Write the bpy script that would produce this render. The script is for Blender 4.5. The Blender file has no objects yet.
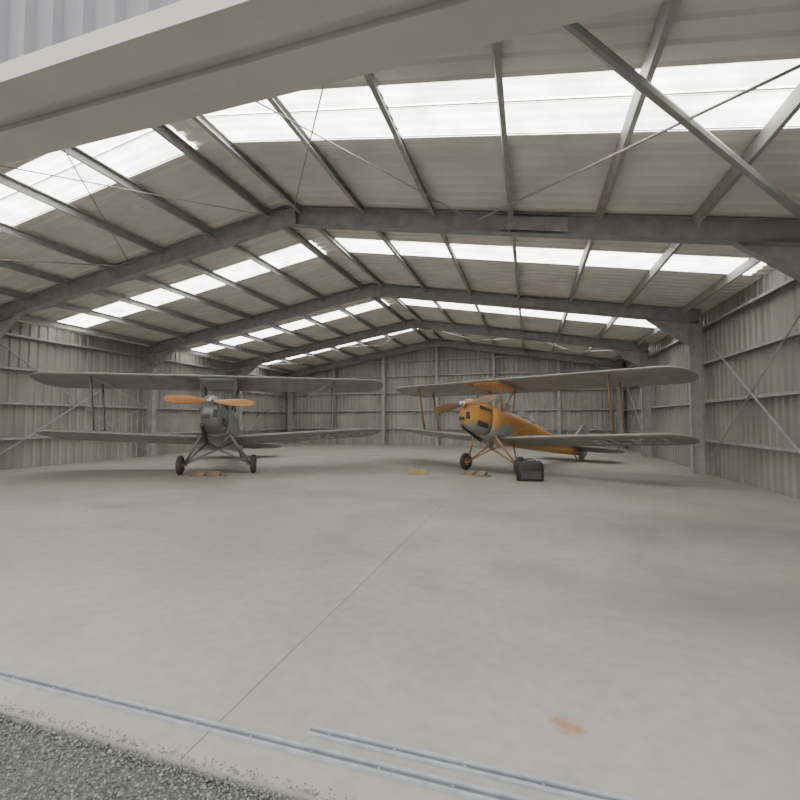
import bpy, bmesh, math, random
from mathutils import Vector, Matrix
random.seed(7)
C=bpy.context.scene.collection
D=bpy.data

# ------------------------------------------------------------ materials
def mat(name,c1,c2=None,rough=.6,metal=0.,scale=3.,detail=6,bump=0.,bscale=40.,stretch=(1,1,1),emit=None,lo=.35,hi=.65):
    m=D.materials.new(name); m.use_nodes=True
    nt=m.node_tree; n=nt.nodes; l=nt.links
    b=n['Principled BSDF']; b.inputs['Roughness'].default_value=rough; b.inputs['Metallic'].default_value=metal
    c2=c2 or tuple(x*.85 for x in c1)
    tc=n.new('ShaderNodeTexCoord'); mp=n.new('ShaderNodeMapping'); mp.inputs['Scale'].default_value=stretch
    l.new(tc.outputs['Object'],mp.inputs[0])
    ns=n.new('ShaderNodeTexNoise'); ns.inputs['Scale'].default_value=scale; ns.inputs['Detail'].default_value=detail
    l.new(mp.outputs[0],ns.inputs['Vector'])
    cr=n.new('ShaderNodeValToRGB'); cr.color_ramp.elements[0].color=(*c1,1); cr.color_ramp.elements[1].color=(*c2,1)
    cr.color_ramp.elements[0].position=lo; cr.color_ramp.elements[1].position=hi
    l.new(ns.outputs['Fac'],cr.inputs[0]); l.new(cr.outputs[0],b.inputs['Base Color'])
    if bump>0:
        n2=n.new('ShaderNodeTexNoise'); n2.inputs['Scale'].default_value=bscale; n2.inputs['Detail'].default_value=4
        l.new(mp.outputs[0],n2.inputs['Vector'])
        bp=n.new('ShaderNodeBump'); bp.inputs['Strength'].default_value=bump; bp.inputs['Distance'].default_value=.02
        l.new(n2.outputs['Fac'],bp.inputs['Height']); l.new(bp.outputs[0],b.inputs['Normal'])
    if emit:
        b.inputs['Emission Color'].default_value=(*emit[0],1); b.inputs['Emission Strength'].default_value=emit[1]
        mr=n.new('ShaderNodeMapRange'); mr.inputs['From Min'].default_value=.35; mr.inputs['From Max'].default_value=.65
        mr.inputs['To Min'].default_value=emit[1]*.7; mr.inputs['To Max'].default_value=emit[1]*1.25
        l.new(ns.outputs['Fac'],mr.inputs['Value']); l.new(mr.outputs[0],b.inputs['Emission Strength'])
    return m

def add_ribs(m,axis,scale,strength=.5,dark=None):
    """fabric ribs: bump bands perpendicular to the span"""
    nt=m.node_tree; n=nt.nodes; l=nt.links; b=n['Principled BSDF']
    tc=n.new('ShaderNodeTexCoord'); w=n.new('ShaderNodeTexWave'); w.bands_direction=axis
    w.inputs['Scale'].default_value=scale; l.new(tc.outputs['Object'],w.inputs['Vector'])
    bp=n.new('ShaderNodeBump'); bp.inputs['Strength'].default_value=strength; bp.inputs['Distance'].default_value=.02
    l.new(w.outputs['Fac'],bp.inputs['Height']); l.new(bp.outputs[0],b.inputs['Normal'])

M_steel=mat('galvanised_steel',(.36,.36,.345),(.28,.28,.27),rough=.5,metal=.1,scale=5)
M_purlin=mat('purlin_steel',(.38,.38,.36),(.30,.30,.285),rough=.5,metal=.1,scale=5)
M_roof=mat('foil_insulation',(.76,.725,.665),(.64,.61,.56),rough=.55,metal=.0,scale=1.2,bump=.3,bscale=9)
M_wall=mat('zincalume_cladding',(.33,.325,.295),(.245,.24,.22),rough=.45,metal=.15,scale=1.5,stretch=(1,1,.3))
M_ext=mat('exterior_cladding',(.20,.205,.22),(.175,.18,.195),rough=.45,metal=.1,scale=1.5)
M_head=mat('header_flashing',(.52,.50,.46),(.46,.445,.41),rough=.5,metal=.0,scale=2)
M_sky=mat('translucent_sheet_emissive',(.85,.88,.9),(.8,.83,.86),rough=.5,scale=2.2,emit=((1.,.985,.95),7.2))  # skylight sheets: own emission stands in for daylight passing through
M_track=mat('track_galv',(.36,.385,.41),(.28,.30,.32),rough=.4,metal=.2,scale=12)
M_trackb=mat('track_groove',(.16,.17,.18),(.12,.13,.14),rough=.5,metal=.1,scale=12)
M_rubber=mat('tyre_rubber',(.05,.05,.05),rough=.8)
M_black=mat('black_vinyl',(.018,.018,.019),(.028,.028,.028),rough=.5)
M_wood=mat('varnished_wood',(.50,.26,.10),(.40,.19,.07),rough=.35,scale=6,stretch=(1,8,8))
M_ply=mat('chock_wood',(.25,.18,.12),(.18,.13,.085),rough=.7,scale=8)
M_yel=mat('ochre_paint',(.30,.235,.10),rough=.6)
M_wing=mat('doped_fabric_grey',(.28,.275,.255),(.23,.225,.21),rough=.5,scale=2); add_ribs(M_wing,'X',1.0,.6)
M_wing2=mat('doped_fabric_silver',(.32,.31,.28),(.26,.25,.23),rough=.5,scale=2); add_ribs(M_wing2,'X',1.0,.6)
M_fusg=mat('fuselage_grey',(.30,.31,.315),(.24,.245,.25),rough=.3,metal=.35,scale=3)
M_fuso=mat('fuselage_orange',(.56,.27,.08),(.49,.23,.06),rough=.4,scale=3)
M_dark=mat('engine_dark',(.04,.04,.04),(.06,.06,.06),rough=.5)
M_chrome=mat('bare_metal',(.55,.55,.55),(.45,.45,.45),rough=.25,metal=.9)
M_cowlg=mat('cowl_panel_silver',(.36,.355,.33),(.29,.285,.265),rough=.35,metal=.3)
M_white=mat('marking_white',(.5,.5,.48),rough=.6)
M_glass=mat('windscreen_perspex',(.5,.55,.55),rough=.1)
M_glass.node_tree.nodes['Principled BSDF'].inputs['Transmission Weight'].default_value=.8

# concrete floor
def concrete():
    m=D.materials.new('polished_concrete'); m.use_nodes=True
    nt=m.node_tree; n=nt.nodes; l=nt.links; b=n['Principled BSDF']
    tc=n.new('ShaderNodeTexCoord')
    def noise(s,d,dist=0.):
        x=n.new('ShaderNodeTexNoise'); x.inputs['Scale'].default_value=s; x.inputs['Detail'].default_value=d
        x.inputs['Distortion'].default_value=dist; l.new(tc.outputs['Object'],x.inputs['Vector']); return x
    def ramp(src,p0,c0,p1,c1):
        r=n.new('ShaderNodeValToRGB'); e=r.color_ramp.elements
        e[0].position=p0;e[0].color=(*c0,1);e[1].position=p1;e[1].color=(*c1,1); l.new(src,r.inputs[0]); return r
    def mix(f,a,bb,mode='MIX'):
        x=n.new('ShaderNodeMix'); x.data_type='RGBA'; x.blend_type=mode
        if isinstance(f,float): x.inputs[0].default_value=f
        else: l.new(f,x.inputs[0])
        for s,v in ((x.inputs[6],a),(x.inputs[7],bb)):
            if isinstance(v,tuple): s.default_value=(*v,1)
            else: l.new(v,s)
        return x.outputs[2]
    base=ramp(noise(.35,9,.5).outputs['Fac'],.36,(.30,.288,.258),.64,(.36,.35,.318))
    damp=ramp(noise(.8,9,.8).outputs['Fac'],.48,(1,1,1),.66,(.90,.905,.90))
    fine=ramp(noise(11,8).outputs['Fac'],.35,(.93,.93,.93),.65,(1.04,1.04,1.04))
    c=mix(1.,base.outputs[0],damp.outputs[0],'MULTIPLY'); c=mix(1.,c,fine.outputs[0],'MULTIPLY')
    def stain(c,pos,sx,sy,col,amt,ns_=None):
        mp=n.new('ShaderNodeMapping'); mp.vector_type='TEXTURE'; mp.inputs['Location'].default_value=pos; mp.inputs['Scale'].default_value=(sx,sy,1)
        l.new(tc.outputs['Object'],mp.inputs[0])
        ln=n.new('ShaderNodeVectorMath'); ln.operation='LENGTH'; l.new(mp.outputs[0],ln.inputs[0])
        nn=noise(ns_ or (14 if sx<1 else 1.3),6); ad=n.new('ShaderNodeMath'); ad.operation='MULTIPLY_ADD'; l.new(nn.outputs['Fac'],ad.inputs[0]); ad.inputs[1].default_value=2.2; l.new(ln.outputs['Value'],ad.inputs[2])
        sc=n.new('ShaderNodeMath'); sc.operation='MULTIPLY'; l.new(ad.outputs[0],sc.inputs[0]); sc.inputs[1].default_value=.4
        r=ramp(sc.outputs[0],.56 if sx<1 else .46,(amt,)*3,.80 if sx<1 else .92,(0,0,0))
        return mix(r.outputs[0],c,col)
    c=stain(c,(.16,2.17,0),.10,.07,(.33,.15,.075),.85)
    c=stain(c,(-6.6,5.4,0),.7,.3,(.21,.155,.12),.5,5)
    c=stain(c,(1.3,3.9,0),1.7,.9,(.19,.19,.178),.7)
    c=stain(c,(2.2,6.4,0),2.4,1.0,(.20,.195,.18),.65)
    c=stain(c,(-4.2,7.4,0),2.8,.5,(.22,.205,.185),.5)
    l.new(c,b.inputs['Base Color'])
    rr=ramp(noise(1.1,5,.5).outputs['Fac'],.4,(.45,)*3,.65,(.60,)*3); l.new(rr.outputs[0],b.inputs['Roughness'])
    b.inputs['Specular IOR Level'].default_value=.35
    bp=n.new('ShaderNodeBump'); bp.inputs['Strength'].default_value=.12; bp.inputs['Distance'].default_value=.01
    l.new(noise(25,5).outputs['Fac'],bp.inputs['Height']); l.new(bp.outputs[0],b.inputs['Normal'])
    return m
M_conc=concrete()
M_joint=mat('joint_dark',(.12,.12,.11),rough=.9)
M_gravel=mat('gravel_fines',(.12,.125,.118),(.20,.205,.192),rough=.95,scale=60,bump=1.,bscale=90)
def stone_mat():
    m=D.materials.new('crushed_stone'); m.use_nodes=True; nt=m.node_tree; n=nt.nodes; l=nt.links
    b=n['Principled BSDF']; b.inputs['Roughness'].default_value=.95
    g=n.new('ShaderNodeNewGeometry'); r=n.new('ShaderNodeValToRGB')
    r.color_ramp.elements[0].color=(.13,.135,.13,1); r.color_ramp.elements[1].color=(.27,.275,.26,1)
    l.new(g.outputs['Random Per Island'],r.inputs[0]); l.new(r.outputs[0],b.inputs['Base Color']); return m
M_stone=stone_mat()

# ------------------------------------------------------------ mesh helpers
class MB:
    def __init__(s): s.v=[]; s.f=[]; s.mi=[]; s.cur=0
    def add(s,vs,fs):
        o=len(s.v); s.v+= [tuple(x) for x in vs]
        for f in fs: s.f.append([i+o for i in f]); s.mi.append(s.cur)
    def box(s,a,b):
        x0,y0,z0=a;x1,y1,z1=b
        s.add([(x0,y0,z0),(x1,y0,z0),(x1,y1,z0),(x0,y1,z0),(x0,y0,z1),(x1,y0,z1),(x1,y1,z1),(x0,y1,z1)],
              [(0,3,2,1),(4,5,6,7),(0,1,5,4),(1,2,6,5),(2,3,7,6),(3,0,4,7)])
    def sweep(s,prof,p0,p1,up=(0,0,1),caps=True):
        p0=Vector(p0);p1=Vector(p1);d=(p1-p0).normalized();up=Vector(up)
        side=d.cross(up)
        if side.length<1e-4: side=d.cross(Vector((1,0,0)))
        side.normalize(); u=side.cross(d).normalized(); k=len(prof)
        vs=[p0+side*a+u*b for a,b in prof]+[p1+side*a+u*b for a,b in prof]
        fs=[(i,(i+1)%k,(i+1)%k+k,i+k) for i in range(k)]
        if caps: fs+= [tuple(range(k))[::-1],tuple(range(k,2*k))]
        s.add(vs,fs)
    def tube(s,p0,p1,r,n=8,r1=None):
        p0=Vector(p0);p1=Vector(p1); d=(p1-p0).normalized()
        a=d.orthogonal().normalized(); b=d.cross(a); r1=r if r1 is None else r1
        vs=[p0+(a*math.cos(t)+b*math.sin(t))*r for t in [2*math.pi*i/n for i in range(n)]]
        vs+=[p1+(a*math.cos(t)+b*math.sin(t))*r1 for t in [2*math.pi*i/n for i in range(n)]]
        s.add(vs,[(i,(i+1)%n,(i+1)%n+n,i+n) for i in range(n)]+[tuple(range(n))[::-1],tuple(range(n,2*n))])
    def loft(s,rings,cap=True):
        k=len(rings[0]); vs=[p for r in rings for p in r]; fs=[]
        for j in range(len(rings)-1):
            for i in range(k): fs.append((j*k+i,j*k+(i+1)%k,(j+1)*k+(i+1)%k,(j+1)*k+i))
        if cap: fs+=[tuple(range(k))[::-1],tuple(range((len(rings)-1)*k,len(rings)*k))]
        s.add(vs,fs)
    def obj(s,name,mats,parent=None,smooth=False,recalc=True):
        me=D.meshes.new(name); me.from_pydata(s.v,[],s.f)
        if not isinstance(mats,(list,tuple)): mats=[mats]
        for m in mats: me.materials.append(m)
        for p,mi in zip(me.polygons,s.mi): p.material_index=mi; p.use_smooth=smooth
        if recalc:
            bm=bmesh.new(); bm.from_mesh(me); bmesh.ops.recalc_face_normals(bm,faces=bm.faces); bm.to_mesh(me); bm.free()
        me.update(); o=D.objects.new(name,me); C.objects.link(o)
        if parent: o.parent=parent
        if smooth:
            try:
                bpy.context.view_layer.objects.active=o; o.select_set(True); bpy.ops.object.shade_auto_smooth(angle=math.radians(40)); o.select_set(False)
            except Exception: pass
        return o
def I(h,w,t=.012):
    h/=2;w/=2
    return [(-w,-h),(w,-h),(w,-h+t),(t/2,-h+t),(t/2,h-t),(w,h-t),(w,h),(-w,h),(-w,h-t),(-t/2,h-t),(-t/2,-h+t),(-w,-h+t)]
def Cs(h,w,t=.008):
    h/=2
    return [(0,-h),(w,-h),(w,-h+.02),(w-t,-h+.02),(w-t,-h+t),(t,-h+t),(t,h-t),(w-t,h-t),(w-t,h-.02),(w,h-.02),(w,h),(0,h)]
def empty(name,loc=(0,0,0),rz=0):
    e=D.objects.new(name,None); C.objects.link(e); e.location=loc; e.rotation_euler=(0,0,rz); e.empty_display_size=.3; return e

# ------------------------------------------------------------ building
XL,XR=-14.2,4.5; XC=(XL+XR)/2; HW=(XR-XL)/2
ZR,ZE=5.86,4.27; YF,YB=1.48,23.3
def zr(x): return ZR-(ZR-ZE)*abs(x-XC)/HW
def rib(y0,y1,pitch=.25,dep=.03):
    """trapezoidal profile positions (pos,offset)"""
    out=[];y=y0
    while y<y1-1e-6:
        for f,o in ((0,0),(.55,0),(.68,dep),(.87,dep)):
            q=y+f*pitch
            if q<y1-1e-4: out.append((q,o))
        y+=pitch
    out.append((y1,0)); return out
def strip(mb,A,B):
    k=len(A); mb.add(list(A)+list(B),[(i,i+1,i+1+k,i+k) for i in range(k-1)])

SK=[(4.62,4.94),(5.02,5.52),(9.35,10.15),(14.7,15.5),(19.2,20.0)]
# ceiling sheets (roof) with gaps for the skylights
mb=MB(); ys=[YF-.15]+[v for a in SK for v in a]+[YB+.1]
def slope(mb,y0,y1,sgn,x_in,x_out,pitch,dz=0,dep=.03):
    pr=rib(y0,y1,pitch,dep)
    A=[(XC+sgn*x_in,y,zr(XC+sgn*x_in)+o+dz) for y,o in pr]; B=[(XC+sgn*x_out,y,zr(XC+sgn*x_out)+o+dz) for y,o in pr]
    strip(mb,A,B)
for i in range(0,len(ys),2):
    for sg in (-1,1): slope(mb,ys[i],ys[i+1],sg,0,HW+.12,.25)
for a,b in SK:
    for sg in (-1,1):
        slope(mb,a,b,sg,0,.28,.25); slope(mb,a,b,sg,HW-.25,HW+.12,.25)
# ridge capping
for sg in (-1,1):
    mb.add([(XC,YF-.2,ZR+.07),(XC,YB+.1,ZR+.07),(XC+sg*.35,YB+.1,zr(XC+.35)+.045),(XC+sg*.35,YF-.2,zr(XC+.35)+.045)],[(0,1,2,3)])
mb.obj('ceiling',M_roof,recalc=False)
k=0
for a,b in SK:
    for sg in (-1,1):
        k+=1; mb=MB(); slope(mb,a-.03,b+.03,sg,.26,HW-.22,.2,-.006,.025)
        mb.obj('window_%d'%k,M_sky,recalc=False)

# walls
mb=MB(); pr=rib(YF,YB,.25,-.03)
strip(mb,[(XL+o,y,0) for y,o in pr],[(XL+o,y,ZE) for y,o in pr]); mb.obj('wall_left',M_wall,recalc=False)
mb=MB(); strip(mb,[(XR-o,y,0) for y,o in pr],[(XR-o,y,ZE) for y,o in pr]); mb.obj('wall_right',M_wall,recalc=False)
mb=MB(); pr=rib(XL,XR,.25,.03)
strip(mb,[(x,YB+o,0) for x,o in pr],[(x,YB+o,zr(x)) for x,o in pr]); mb.obj('wall_back',M_wall,recalc=False)
ZH=3.12
mb=MB(); pr=rib(XL,XR,.2,.03)
mb.cur=0; strip(mb,[(x,YF-o,ZH+.06) for x,o in pr],[(x,YF-o,zr(x)) for x,o in pr])
mb.cur=1
# folded flashing: front lip, soffit, inner fascia (one clean profile)
prof=[(YF-.045,ZH+.10),(YF-.045,ZH),(1.62,ZH),(1.62,ZH+.035),(1.70,ZH+.035),(1.70,ZH),(1.93,ZH),(1.93,ZH+.32),(1.90,ZH+.32),(1.90,ZH+.06),(YF,ZH+.06),(YF,ZH+.10)]
n=len(prof)
mb.add([(XL,a,b) for a,b in prof]+[(XR,a,b) for a,b in prof],[(i,(i+1)%n,(i+1)%n+n,i+n) for i in range(n)])
mb.obj('wall_front',[M_ext,M_head,M_head])

# steel frames
PD=.16; RD=.36; 
FY=[2.25,7.75,13.0,18.15,YB-.28]
for y in FY:
    e=empty('steel_portal_frame',(0,0,0)); mb=MB(); dr=RD/2+.04
    cx=.17+.15
    for sg,xe in ((-1,XL+cx),(1,XR-cx)):
        mb.sweep(I(RD,.17),(xe-sg*(-.13),y,zr(xe)-dr),(XC,y,ZR-dr),(0,0,1))
        mb.sweep(I(.30,.17),(xe,y,.0),(xe,y,zr(xe)-dr-.1),(sg,0,0))
        # haunch gusset + apex plate + base plate
        zt=zr(xe)-dr-RD/2
        xi=xe-sg*.15
        mb.add([(xi,y-.008,zt+.02),(xi,y-.008,zt-.55),(xi-sg*.95,y-.008,zt+.02+.16),(xi,y+.008,zt+.02),(xi,y+.008,zt-.55),(xi-sg*.95,y+.008,zt+.02+.16)],
               [(0,1,2),(3,5,4),(0,3,4,1),(1,4,5,2),(2,5,3,0)])
        mb.sweep([(-.07,-.006),(.07,-.006),(.07,.006),(-.07,.006)],(xi,y,zt-.55),(xi-sg*.95,y,zt+.18))
        mb.box((xe-.2,y-.13,0),(xe+.2,y+.13,.02))
    mb.box((XC-.012,y-.1,ZR-dr-RD/2-.1),(XC+.012,y+.1,ZR-dr+RD/2))
    mb.box((XC-.3,y-.095,ZR-dr-RD/2-.06),(XC+.3,y-.087,ZR-dr+RD/2-.06))
    if y!=FY[0]:
        xa,xb=XC+4.4,XC+5.5
        q=[(xa,y-.1,zr(xa)-dr-.12),(xb,y-.1,zr(xb)-dr-.12),(xb,y-.1,zr(xb)-dr+.12),(xa,y-.1,zr(xa)-dr+.12)]
        mb.add(q+[(a_,b_+.012,c_) for a_,b_,c_ in q],[(0,1,2,3),(7,6,5,4),(0,4,5,1),(1,5,6,2),(2,6,7,3),(3,7,4,0)])
        for i in range(5):
            for j in (-.07,.07):
                xx=xa+.12+i*.21; mb.tube((xx,y-.115,zr(xx)-dr+j),(xx,y-.1,zr(xx)-dr+j),.018,6)
    if y==FY[-1]:
        for x in (-11.,-7.9,XC,-1.8,1.4): mb.sweep(I(.2,.12),(x,y,0),(x,y,zr(x)-.38),(0,1,0))
    else:
        for sg in (-1,1):
            for px in (1.75,4.55,7.35):
                x=XC+sg*px; z=zr(x)
                for s2 in (-1,1): mb.tube((x,y+s2*.45,z-PD-.02),(x,y+s2*.07,z-RD-.03),.013,6)
    mb.obj('frame_steel',M_steel,e)
# purlins
PX=[.35,1.75,3.15,4.55,5.95,7.35,8.75]
mb=MB()
for sg in (-1,1):
    for px in PX:
        x=XC+sg*px; z=zr(x)-PD/2-.012
        segs=[YF+.1]+FY
        for a_,b_ in zip(segs,segs[1:]): mb.sweep(Cs(PD,.065),(x,a_+(.09 if a_ in FY else 0),z),(x,b_-.09,z),(-sg*.17,0,1))
mb.obj('roof_purlins',M_purlin)
# roof bracing
mb=MB()
def rb(x0,y0,x1,y1,r,dz=.24): mb.tube((x0,y0,zr(x0)-dz),(x1,y1,zr(x1)-dz),r,8)
rb(-.9,7.6,4.1,2.45,.016); rb(-.9,2.45,4.1,7.6,.05)
rb(-4.6,7.6,-.9,2.45,.010); rb(-4.6,2.45,-.9,7.6,.010)
rb(-8.8,7.6,-13.6,2.45,.016); rb(-8.8,2.45,-13.6,7.6,.03); rb(-5,7.6,-8.8,2.45,.010); rb(-5,2.45,-8.8,7.6,.010)
for (a,b) in ((18.3,22.9),):
    for xs in ((-4.7,0),(0,4.),(-5,-9.5),(-9.5,-13.6)):
        rb(xs[0],a,xs[1],b,.012); rb(xs[1],a,xs[0],b,.012)
mb.obj('roof_bracing',M_steel)
# girts
mb=MB()
for z in (.9,1.9,2.9,3.85):
    mb.sweep(Cs(.15,.06),(XR-.085,YF+.1,z),(XR-.085,YB-.1,z),(1,0,0)); mb.sweep(Cs(.15,.06),(XL+.085,YF+.1,z),(XL+.085,YB-.1,z),(1,0,0))
for z in (.9,1.9,2.9,3.85,4.7):
    x0=XL+.1 if z<4.2 else XC-(ZR-z-.1)/(ZR-ZE)*HW; x1=XR-.1 if z<4.2 else 2*XC-x0
    mb.sweep(Cs(.15,.06),(x0,YB-.085,z),(x1,YB-.085,z),(0,1,0))
mb.obj('wall_girts',M_purlin)
mb=MB()
for X in (XR-.2,XL+.2):
    for a,b in ((8.,12.8),(18.4,22.8)):
        mb.tube((X,a,.3),(X,b,3.6),.02,6); mb.tube((X,a,3.6),(X,b,.3),.02,6)
mb.obj('wall_bracing',M_steel)

# floor
mb=MB(); mb.box((XL-.05,1.5,-.04),(XR+.05,YB+.05,0)); mb.obj('floor',M_conc)
mb=MB(); mb.box((-1.402,1.5,0),(-1.3975,YB-.1,.001))
mb.box((XL+.2,12.297,0),(XR-.2,12.303,.001))
mb.obj('floor_joints',M_joint)
# door tracks
def track(name,x0,x1,y):
    mb=MB(); w=.044
    mb.cur=1; mb.box((x0,y-w/2,0),(x1,y+w/2,.002))
    mb.cur=0; mb.box((x0,y-w/2-.006,0),(x1,y-w/2+.010,.010)); mb.box((x0,y+w/2-.010,0),(x1,y+w/2+.006,.010))
    x=x0+.1
    while x<x1: mb.tube((x,y,.002),(x,y,.007),.006,6); x+=.3
    mb.obj(name,[M_track,M_trackb])
track('door_track',XL+.3,XR-.3,1.69); track('door_track',-.97,XR-.3,1.80)
# ground + gravel
mb=MB(); mb.add([(-70,-60,-.04),(70,-60,-.04),(70,90,-.04),(-70,90,-.04)],[(0,1,2,3)]); mb.obj('ground',M_gravel)
mb=MB()
SP=((1,0,0),(-1,0,0),(0,.9,0),(0,-.9,0),(0,0,.7),(0,0,-.7)); SF=[(0,2,4),(2,1,4),(1,3,4),(3,0,4),(2,0,5),(1,2,5),(3,1,5),(0,3,5)]
for i in range(26000):
    x=random.uniform(-4,.6); y=1.5-1.05*random.random()**1.2
    r=random.uniform(.003,.0085)*(1.4 if random.random()<.06 else 1); z=-.04+r*.5+random.uniform(0,.028)
    if y>1.5-r: y=1.5-r-.001
    q=Matrix.Rotation(random.uniform(0,6.28),3,'Z')@Matrix.Rotation(random.uniform(0,6.28),3,'X')
    mb.add([Vector((x,y,z))+q@(Vector(p)*r*random.uniform(.75,1.2)) for p in SP],SF)
for i in range(900):
    x=random.uniform(-4,.6); y=1.5+abs(random.gauss(0,.02)); r=random.uniform(.002,.006)
    mb.add([Vector((x,y,r*.7))+Vector(p)*r for p in SP],SF)
mb.obj('gravel',M_stone,recalc=False)

# ------------------------------------------------------------ biplanes
def biplane(loc,rz,S,mf,mw,mprop,mtank,mgear,mcowl,prop_ang,mtail,mlow=None):
    root=empty('biplane',loc,rz)
    th=math.radians(12); ct,st=math.cos(th),math.sin(th)
    def P(x,y,z):
        zz=z-.24
        return Vector((x*S,(y*ct+zz*st)*S,(.24-y*st+zz*ct)*S))
    def PB(fn):  # build in level coords, then pitch
        m=MB(); fn(m); m.v=[tuple(P(*v)) for v in m.v]; return m
    def lower(m):
        if mlow:
            for i,f in enumerate(m.f):
                cy=sum(m.v[j][1] for j in f)/len(f); cz=sum(m.v[j][2] for j in f)/len(f)
                if len(f)==4 and -1.2<cy<.35 and cz<1.12+(cy+.9)*.12: m.mi[i]=1
    # fuselage
    stn=[(-.60,.90,1.73,.30),(-.3,.86,1.74,.34),(.0,.84,1.74,.37),(.3,.84,1.74,.38),(.6,.84,1.74,.385),(1.2,.86,1.73,.38),(1.9,.92,1.70,.35),(2.8,1.0,1.60,.28),(3.8,1.10,1.52,.19),(4.7,1.2,1.46,.09),(5.15,1.25,1.42,.035)]
    def ring(y,zb,zt,w,n=28,e=.55):
        r=[]
        for i in range(n):
            t=2*math.pi*i/n; c,s_=math.cos(t),math.sin(t)
            ex=e if s_<0 else .8
            r.append((w*math.copysign(abs(c)**ex,c),y,(zb+zt)/2+(zt-zb)/2*math.copysign(abs(s_)**ex,s_)))
        return r
    PB(lambda m:(m.loft([ring(*s) for s in stn]),lower(m))).obj('fuselage',[mf,mlow or mf],root,True)
    # cowling
    cow=[(-1.40,1.36,1.62,.10),(-1.37,1.22,1.66,.17),(-1.28,1.06,1.70,.235),(-1.05,.96,1.73,.265),(-.8,.92,1.74,.285),(-.59,.90,1.74,.305)]
    PB(lambda m:(m.loft([ring(*s) for s in cow]),lower(m))).obj('cowling',[mcowl,mlow or mcowl],root,True)
    def eng(m):
        m.box((.06,-1.395,1.17),(.15,-1.29,1.34)); m.box((-.16,-1.385,1.14),(-.02,-1.29,1.22))
        m.box((-.285,-1.15,1.30),(-.262,-.75,1.42)); m.box((.262,-1.15,1.05),(.287,-.72,1.18))
        for i in range(5): m.box((.27,-1.15+i*.11,1.48),(.295,-1.09+i*.11,1.56))
        m.tube((-.2,-1.2,1.02),(-.24,-.5,.86),.045,10); m.tube((-.24,-.5,.86),(-.24,-.25,.80),.045,10)
    PB(eng).obj('engine_details',M_dark,root)
    # wings
    def af(c,t,n=10):
        up=[];lo=[]
        for i in range(n+1):
            x=.5*(1-math.cos(math.pi*i/n)); yt=t*5*(.2969*math.sqrt(x)-.126*x-.3516*x*x+.2843*x**3-.1036*x**4); cam=.035*4*x*(1-x)
            up.append((x*c,(cam+yt)*c)); lo.append((x*c,(cam-yt*.8)*c))
        return lo+up[::-1][1:-1]
    def wing(m,side,x0,x1,le,z,ch,dih,sweep,t=.09):
        R=[];N=14
        for i in range(N+1):
            f=i/N
            x=x0+(x1-x0)*(1-(1-f)**1.6)
            u=max(0,(x-(x1-.55))/.55); k=math.sqrt(max(0,1-u**2.2))*.88+.12
            c=ch*k; dx=x-x0
            yl=le+sweep*dx+(ch-c)*.55
            zz=z+dih*dx
            R.append([(side*x,yl+a,zz+b*max(.5,k)) for a,b in af(c,t)])
        m.loft(R)
    UW=dict(le=-.80,z=2.32,ch=1.36,dih=.048,sweep=.155); LW=dict(le=-.22,z=.90,ch=1.36,dih=.078,sweep=.14)
    for side,nm in ((1,'left'),(-1,'right')):
        PB(lambda m:wing(m,side,.45,4.47,**UW)).obj('upper_wing_'+nm,mw,root,True)
        PB(lambda m:wing(m,side,.33,4.40,**LW)).obj('lower_wing_'+nm,mw,root,True)
    def csec(m):
        m.loft([[(x,-.80+a,2.32+b) for a,b in af(1.36,.09)] for x in (-.45,.45)])
    PB(csec).obj('centre_section',mw,root,True)
    def tank(m):
        m.loft([[(x,-.70+a,2.30+b*tt-.01) for a,b in af(.98,.2)] for x,tt in ((-.42,.85),(-.38,1.15),(-.2,1.25),(.2,1.25),(.38,1.15),(.42,.85))])
    PB(tank).obj('fuel_tank',mtank,root,True)
    # struts
    def uz(x,dy): return UW['z']+UW['dih']*(x-.45)
    def lz(x,dy): return LW['z']+LW['dih']*(x-.33)
    def struts(m):
        el=[(.045*math.cos(t),.018*math.sin(t)) for t in [2*math.pi*i/8 for i in range(8)]]
        for s in (-1,1):
            x=2.95; yu=UW['le']+UW['sweep']*(x-.45); yl=LW['le']+LW['sweep']*(x-.33)
            for f in (.14,.66):
                m.sweep(el,(s*x,yl+f*1.36,lz(x,0)+.03),(s*x,yu+f*1.36,uz(x,0)+.0),(1,0,0))
            m.tube((s*.33,-.25,1.60),(s*.42,-.62,2.32),.022,8); m.tube((s*.33,-.25,1.60),(s*.42,.12,2.32),.018,8); m.tube((s*.33,.25,1.66),(s*.42,.12,2.32),.018,8)
    PB(struts).obj('wing_struts',mgear,root,True)
    def wires(m):
        r=.0045
        for s in (-1,1):
            x=2.95; yu=UW['le']+UW['sweep']*(x-.45); yl=LW['le']+LW['sweep']*(x-.33)
            for f in (.14,.66):
                m.tube((s*.36,-.1+f*1.0,.92),(s*x,yu+f*1.36,uz(x,0)),r,5)
                m.tube((s*.42,-.66+f*1.1,2.3),(s*x,yl+f*1.36,lz(x,0)+.05),r,5)
            m.tube((s*x,yu+.2,uz(x,0)),(s*x,yl+.9,lz(x,0)),r,5); m.tube((s*x,yu+.9,uz(x,0)),(s*x,yl+.2,lz(x,0)),r,5)
            m.tube((s*1.2,5.0,1.5),(0,4.9,2.25),r,5)
    PB(wires).obj('rigging_wires',M_steel,root)
    # tail
    def plate(m,pts,t,axis):
        n=len(pts)
        if axis=='x': A=[(t/2,a,b) for a,b in pts];B=[(-t/2,a,b) for a,b in pts]
        else: A=[(a,b,1.46+t/2) for a,b in pts];B=[(a,b,1.46-t/2) for a,b in pts]
        m.add(A+B,[tuple(range(n)),tuple(range(n,2*n))[::-1]]+[(i,i+n,(i+1)%n+n,(i+1)%n) for i in range(n)])
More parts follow.
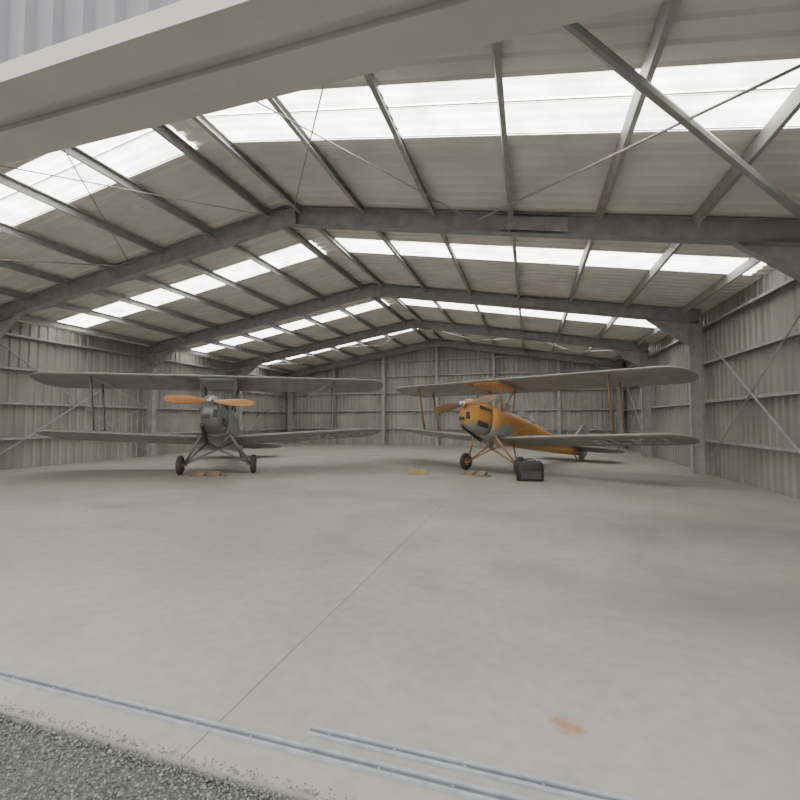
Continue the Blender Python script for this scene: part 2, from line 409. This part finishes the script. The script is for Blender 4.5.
    def tail(m):
        fin=[(4.25,1.46),(4.5,1.72),(4.8,1.98),(5.02,2.15),(5.10,2.28),(5.25,2.36),(5.45,2.34),(5.66,2.18),(5.78,1.95),(5.80,1.65),(5.70,1.38),(5.5,1.18),(5.25,1.10),(5.12,1.25)]
        plate(m,fin,.05,'x')
    PB(tail).obj('rudder',mtail,root)
    def tp(m):
        half=[(0,4.15),(.5,4.22),(1.1,4.45),(1.45,4.75),(1.5,5.05),(1.35,5.35),(1.0,5.5),(.4,5.5),(.12,5.3)]
        plate(m,half+[(-a,b) for a,b in half[::-1][:-1]],.05,'z')
    PB(tp).obj('tailplane',mw,root)
    # cockpits
    def cock(m):
        for y in (.45,1.45):
            n=20; R=[]
            for rr,dz in ((1.,0),(1.06,.03),(.92,.035)):
                R.append([(.24*rr*math.cos(2*math.pi*i/n),y+.33*rr*math.sin(2*math.pi*i/n),1.725+dz-.10*abs(math.cos(2*math.pi*i/n))**2) for i in range(n)])
            m.loft(R)
    PB(cock).obj('cockpit_coaming',M_black,root,True)
    def ws(m):
        for y in (.08,1.08):
            m.add([(-.12,y,1.73),(.12,y,1.73),(.10,y+.10,1.95),(-.10,y+.10,1.95),(.24,y+.16,1.68),(.20,y+.22,1.90),(-.24,y+.16,1.68),(-.20,y+.22,1.90)],[(0,1,2,3),(1,4,5,2),(6,0,3,7)])
    PB(ws).obj('windscreens',M_glass,root)
    # undercarriage
    def gear(m):
        for s in (-1,1):
            m.tube((s*.32,-.48,.92),(s*.78,0,.24),.028,8); m.tube((s*.34,.42,.86),(s*.78,0,.24),.024,8)
            m.tube((0,-.05,.62),(s*.80,0,.24),.024,8); m.tube((s*.32,-.45,.92),(0,-.05,.62),.018,8); m.tube((s*.32,.40,.86),(0,-.05,.62),.018,8)
            m.tube((s*.70,0,.24),(s*.93,0,.24),.03,8)
        m.tube((0,4.75,1.22),(0,5.06,1.06),.022,8)
    g=PB(gear); g.obj('undercarriage',mgear,root,True)
    def wheels(m):
        for s in (-1,1):
            R=[];n=24
            for j in range(n):
                a=2*math.pi*j/n
                R.append([(s*.86+.068*math.cos(b),math.cos(a)*(.175+.065*math.sin(b)),.24+math.sin(a)*(.175+.065*math.sin(b))) for b in [2*math.pi*q/12 for q in range(12)]])
            R.append(R[0]); m.loft(R,False)
    PB(wheels).obj('tyres',M_rubber,root,True)
    def hubs(m):
        for s in (-1,1): m.tube((s*.86-.05,0,.24),(s*.86+.05,0,.24),.125,20); m.tube((s*.86-.075,0,.24),(s*.86+.075,0,.24),.04,12)
    PB(hubs).obj('wheel_hubs',mgear,root,True)
    # propeller
    def prop(m):
        ca,sa=math.cos(prop_ang),math.sin(prop_ang)
        for s in (-1,1):
            R=[]
            for r_,w,t,tw in ((.04,.10,.075,60),(.14,.12,.07,55),(.28,.17,.05,42),(.45,.215,.036,30),(.65,.215,.026,22),(.82,.18,.018,17),(.92,.12,.012,15),(.965,.04,.006,14)):
                a=math.radians(tw)
                ring_=[]
                for q in range(10):
                    b=2*math.pi*q/10; u=w/2*math.cos(b); v=t/2*math.sin(b)
                    uu=u*math.cos(a)-v*math.sin(a); vv=u*math.sin(a)+v*math.cos(a)
                    x=s*r_; z=s*uu
                    ring_.append((x*ca-z*sa,-1.48+vv*.9,1.51+x*sa+z*ca))
                R.append(ring_)
            m.loft(R)
    PB(prop).obj('propeller',mprop,root,True)
    PB(lambda m:(m.tube((0,-1.56,1.51),(0,-1.36,1.51),.085,16),m.tube((0,-1.60,1.51),(0,-1.56,1.51),.045,12,.07))).obj('propeller_hub',M_chrome,root,True)
    # registration letters (dark patches with pale blocks) under the left lower wing
    def letters(m):
        glyph={'A':["010","101","111","101","101"],'L':["100","100","100","100","111"],'J':["001","001","001","101","010"],'K':["101","110","100","110","101"]}
        x=2.35
        for ch in "ALKJ":
            for r_,row in enumerate(glyph[ch]):
                for c_,v in enumerate(row):
                    if v=='1':
                        xx=x+c_*.10; yy=LW['le']+LW['sweep']*(xx-.33)+.42+r_*.12
                        zz=LW['z']+LW['dih']*(xx-.33)-.008
                        m.box((xx,yy,zz-.012),(xx+.09,yy+.11,zz))
            x+=.42
    PB(letters).obj('wing_letters',M_white,root)
    return root

M_wood2=mat('prop_wood_dark',(.22,.12,.06),(.17,.09,.045),rough=.4,scale=6)
M_cowl=mat('cowl_charcoal',(.22,.225,.23),(.16,.165,.17),rough=.3,metal=.3)
M_gearg=mat('strut_grey',(.17,.17,.17),rough=.5)
M_gearo=mat('strut_wood_brown',(.36,.20,.09),rough=.5)
biplane((-7.8,9.4,0),math.radians(31),1.03,M_fusg,M_wing,M_wood,M_fusg,M_gearg,M_cowl,math.radians(-3),M_fusg)
biplane((-1.0,11.77,0),math.radians(-30.2),1.0,M_fuso,M_wing2,M_wood2,M_fuso,M_gearo,M_fuso,math.radians(8),M_wing2,M_cowlg)

# ------------------------------------------------------------ floor items
def chock(name,loc,rz,m,w=.75):
    e=empty(name,loc,rz); mb=MB()
    mb.box((-w/2,-.13,0),(w/2,.13,.025))
    for s in (-1,1):
        x0=s*w/2*.45-.10
        mb.add([(x0,-.11,.025),(x0+.2,-.11,.025),(x0+.2,.11,.025),(x0,.11,.025),(x0,.09,.12),(x0+.2,.09,.12)],[(0,1,2,3),(0,4,5,1),(3,2,5,4),(0,3,4),(1,5,2)])
    mb.obj('chock_blocks',m,e)
chock('wheel_chock',(-7.62,8.85,0),math.radians(20),M_ply,.85); chock('wheel_chock',(-1.32,11.0,0),math.radians(-25),M_ply,.75); chock('wheel_chock',(-2.77,10.8,0),math.radians(10),M_yel,.5)

e=empty('tool_bag',(-.02,10.45,0),math.radians(10))
mb=MB(); w,dp,h=.30,.15,.42
R=[]
for z,k in ((0,.94),(.02,1),(.30,1),(.40,.95),(.45,.80)):
    R.append([(w*k*math.copysign(abs(math.cos(t))**.35,math.cos(t)),dp*k*math.copysign(abs(math.sin(t))**.35,math.sin(t)),z) for t in [2*math.pi*i/24 for i in range(24)]])
mb.loft(R); mb.obj('bag_body',M_black,e,True)
mb=MB()
for y in (-.06,.06):
    pts=[(.14*math.cos(math.pi*i/8),y,.43+.07*math.sin(math.pi*i/8)) for i in range(9)]
    for a,b in zip(pts,pts[1:]): mb.tube(a,b,.012,6)
mb.box((-.22,-.175,.06),(.22,-.148,.24))
mb.obj('bag_handles',M_dark,e)

# ------------------------------------------------------------ light
sun=D.lights.new('sun','SUN'); sun.energy=3.5; sun.angle=.01; sun.color=(1,.96,.88)
so=D.objects.new('sun',sun); C.objects.link(so)
dirv=Vector((.25,-.72,-.70)); so.rotation_euler=dirv.to_track_quat('-Z','Y').to_euler(); so.location=(-5,30,30)
w=D.worlds.new('world'); bpy.context.scene.world=w; w.use_nodes=True
nt=w.node_tree; bg=nt.nodes['Background']
tc=nt.nodes.new('ShaderNodeTexCoord'); sx=nt.nodes.new('ShaderNodeSeparateXYZ'); cr=nt.nodes.new('ShaderNodeValToRGB')
nt.links.new(tc.outputs['Generated'],sx.inputs[0]); nt.links.new(sx.outputs[2],cr.inputs[0])
cr.color_ramp.elements[0].color=(1.,.97,.925,1); cr.color_ramp.elements[0].position=0.0
cr.color_ramp.elements[1].color=(.89,.89,.90,1); cr.color_ramp.elements[1].position=.8
nt.links.new(cr.outputs[0],bg.inputs[0]); bg.inputs[1].default_value=3.1

# ------------------------------------------------------------ camera
cam=D.cameras.new('camera'); co=D.objects.new('camera',cam); C.objects.link(co)
cam.sensor_width=36; cam.lens=430/800*36; cam.clip_start=.02; cam.clip_end=300
co.location=(0,0,1.4); co.rotation_euler=(math.radians(90+2.66),0,math.radians(16.8))
bpy.context.scene.camera=co
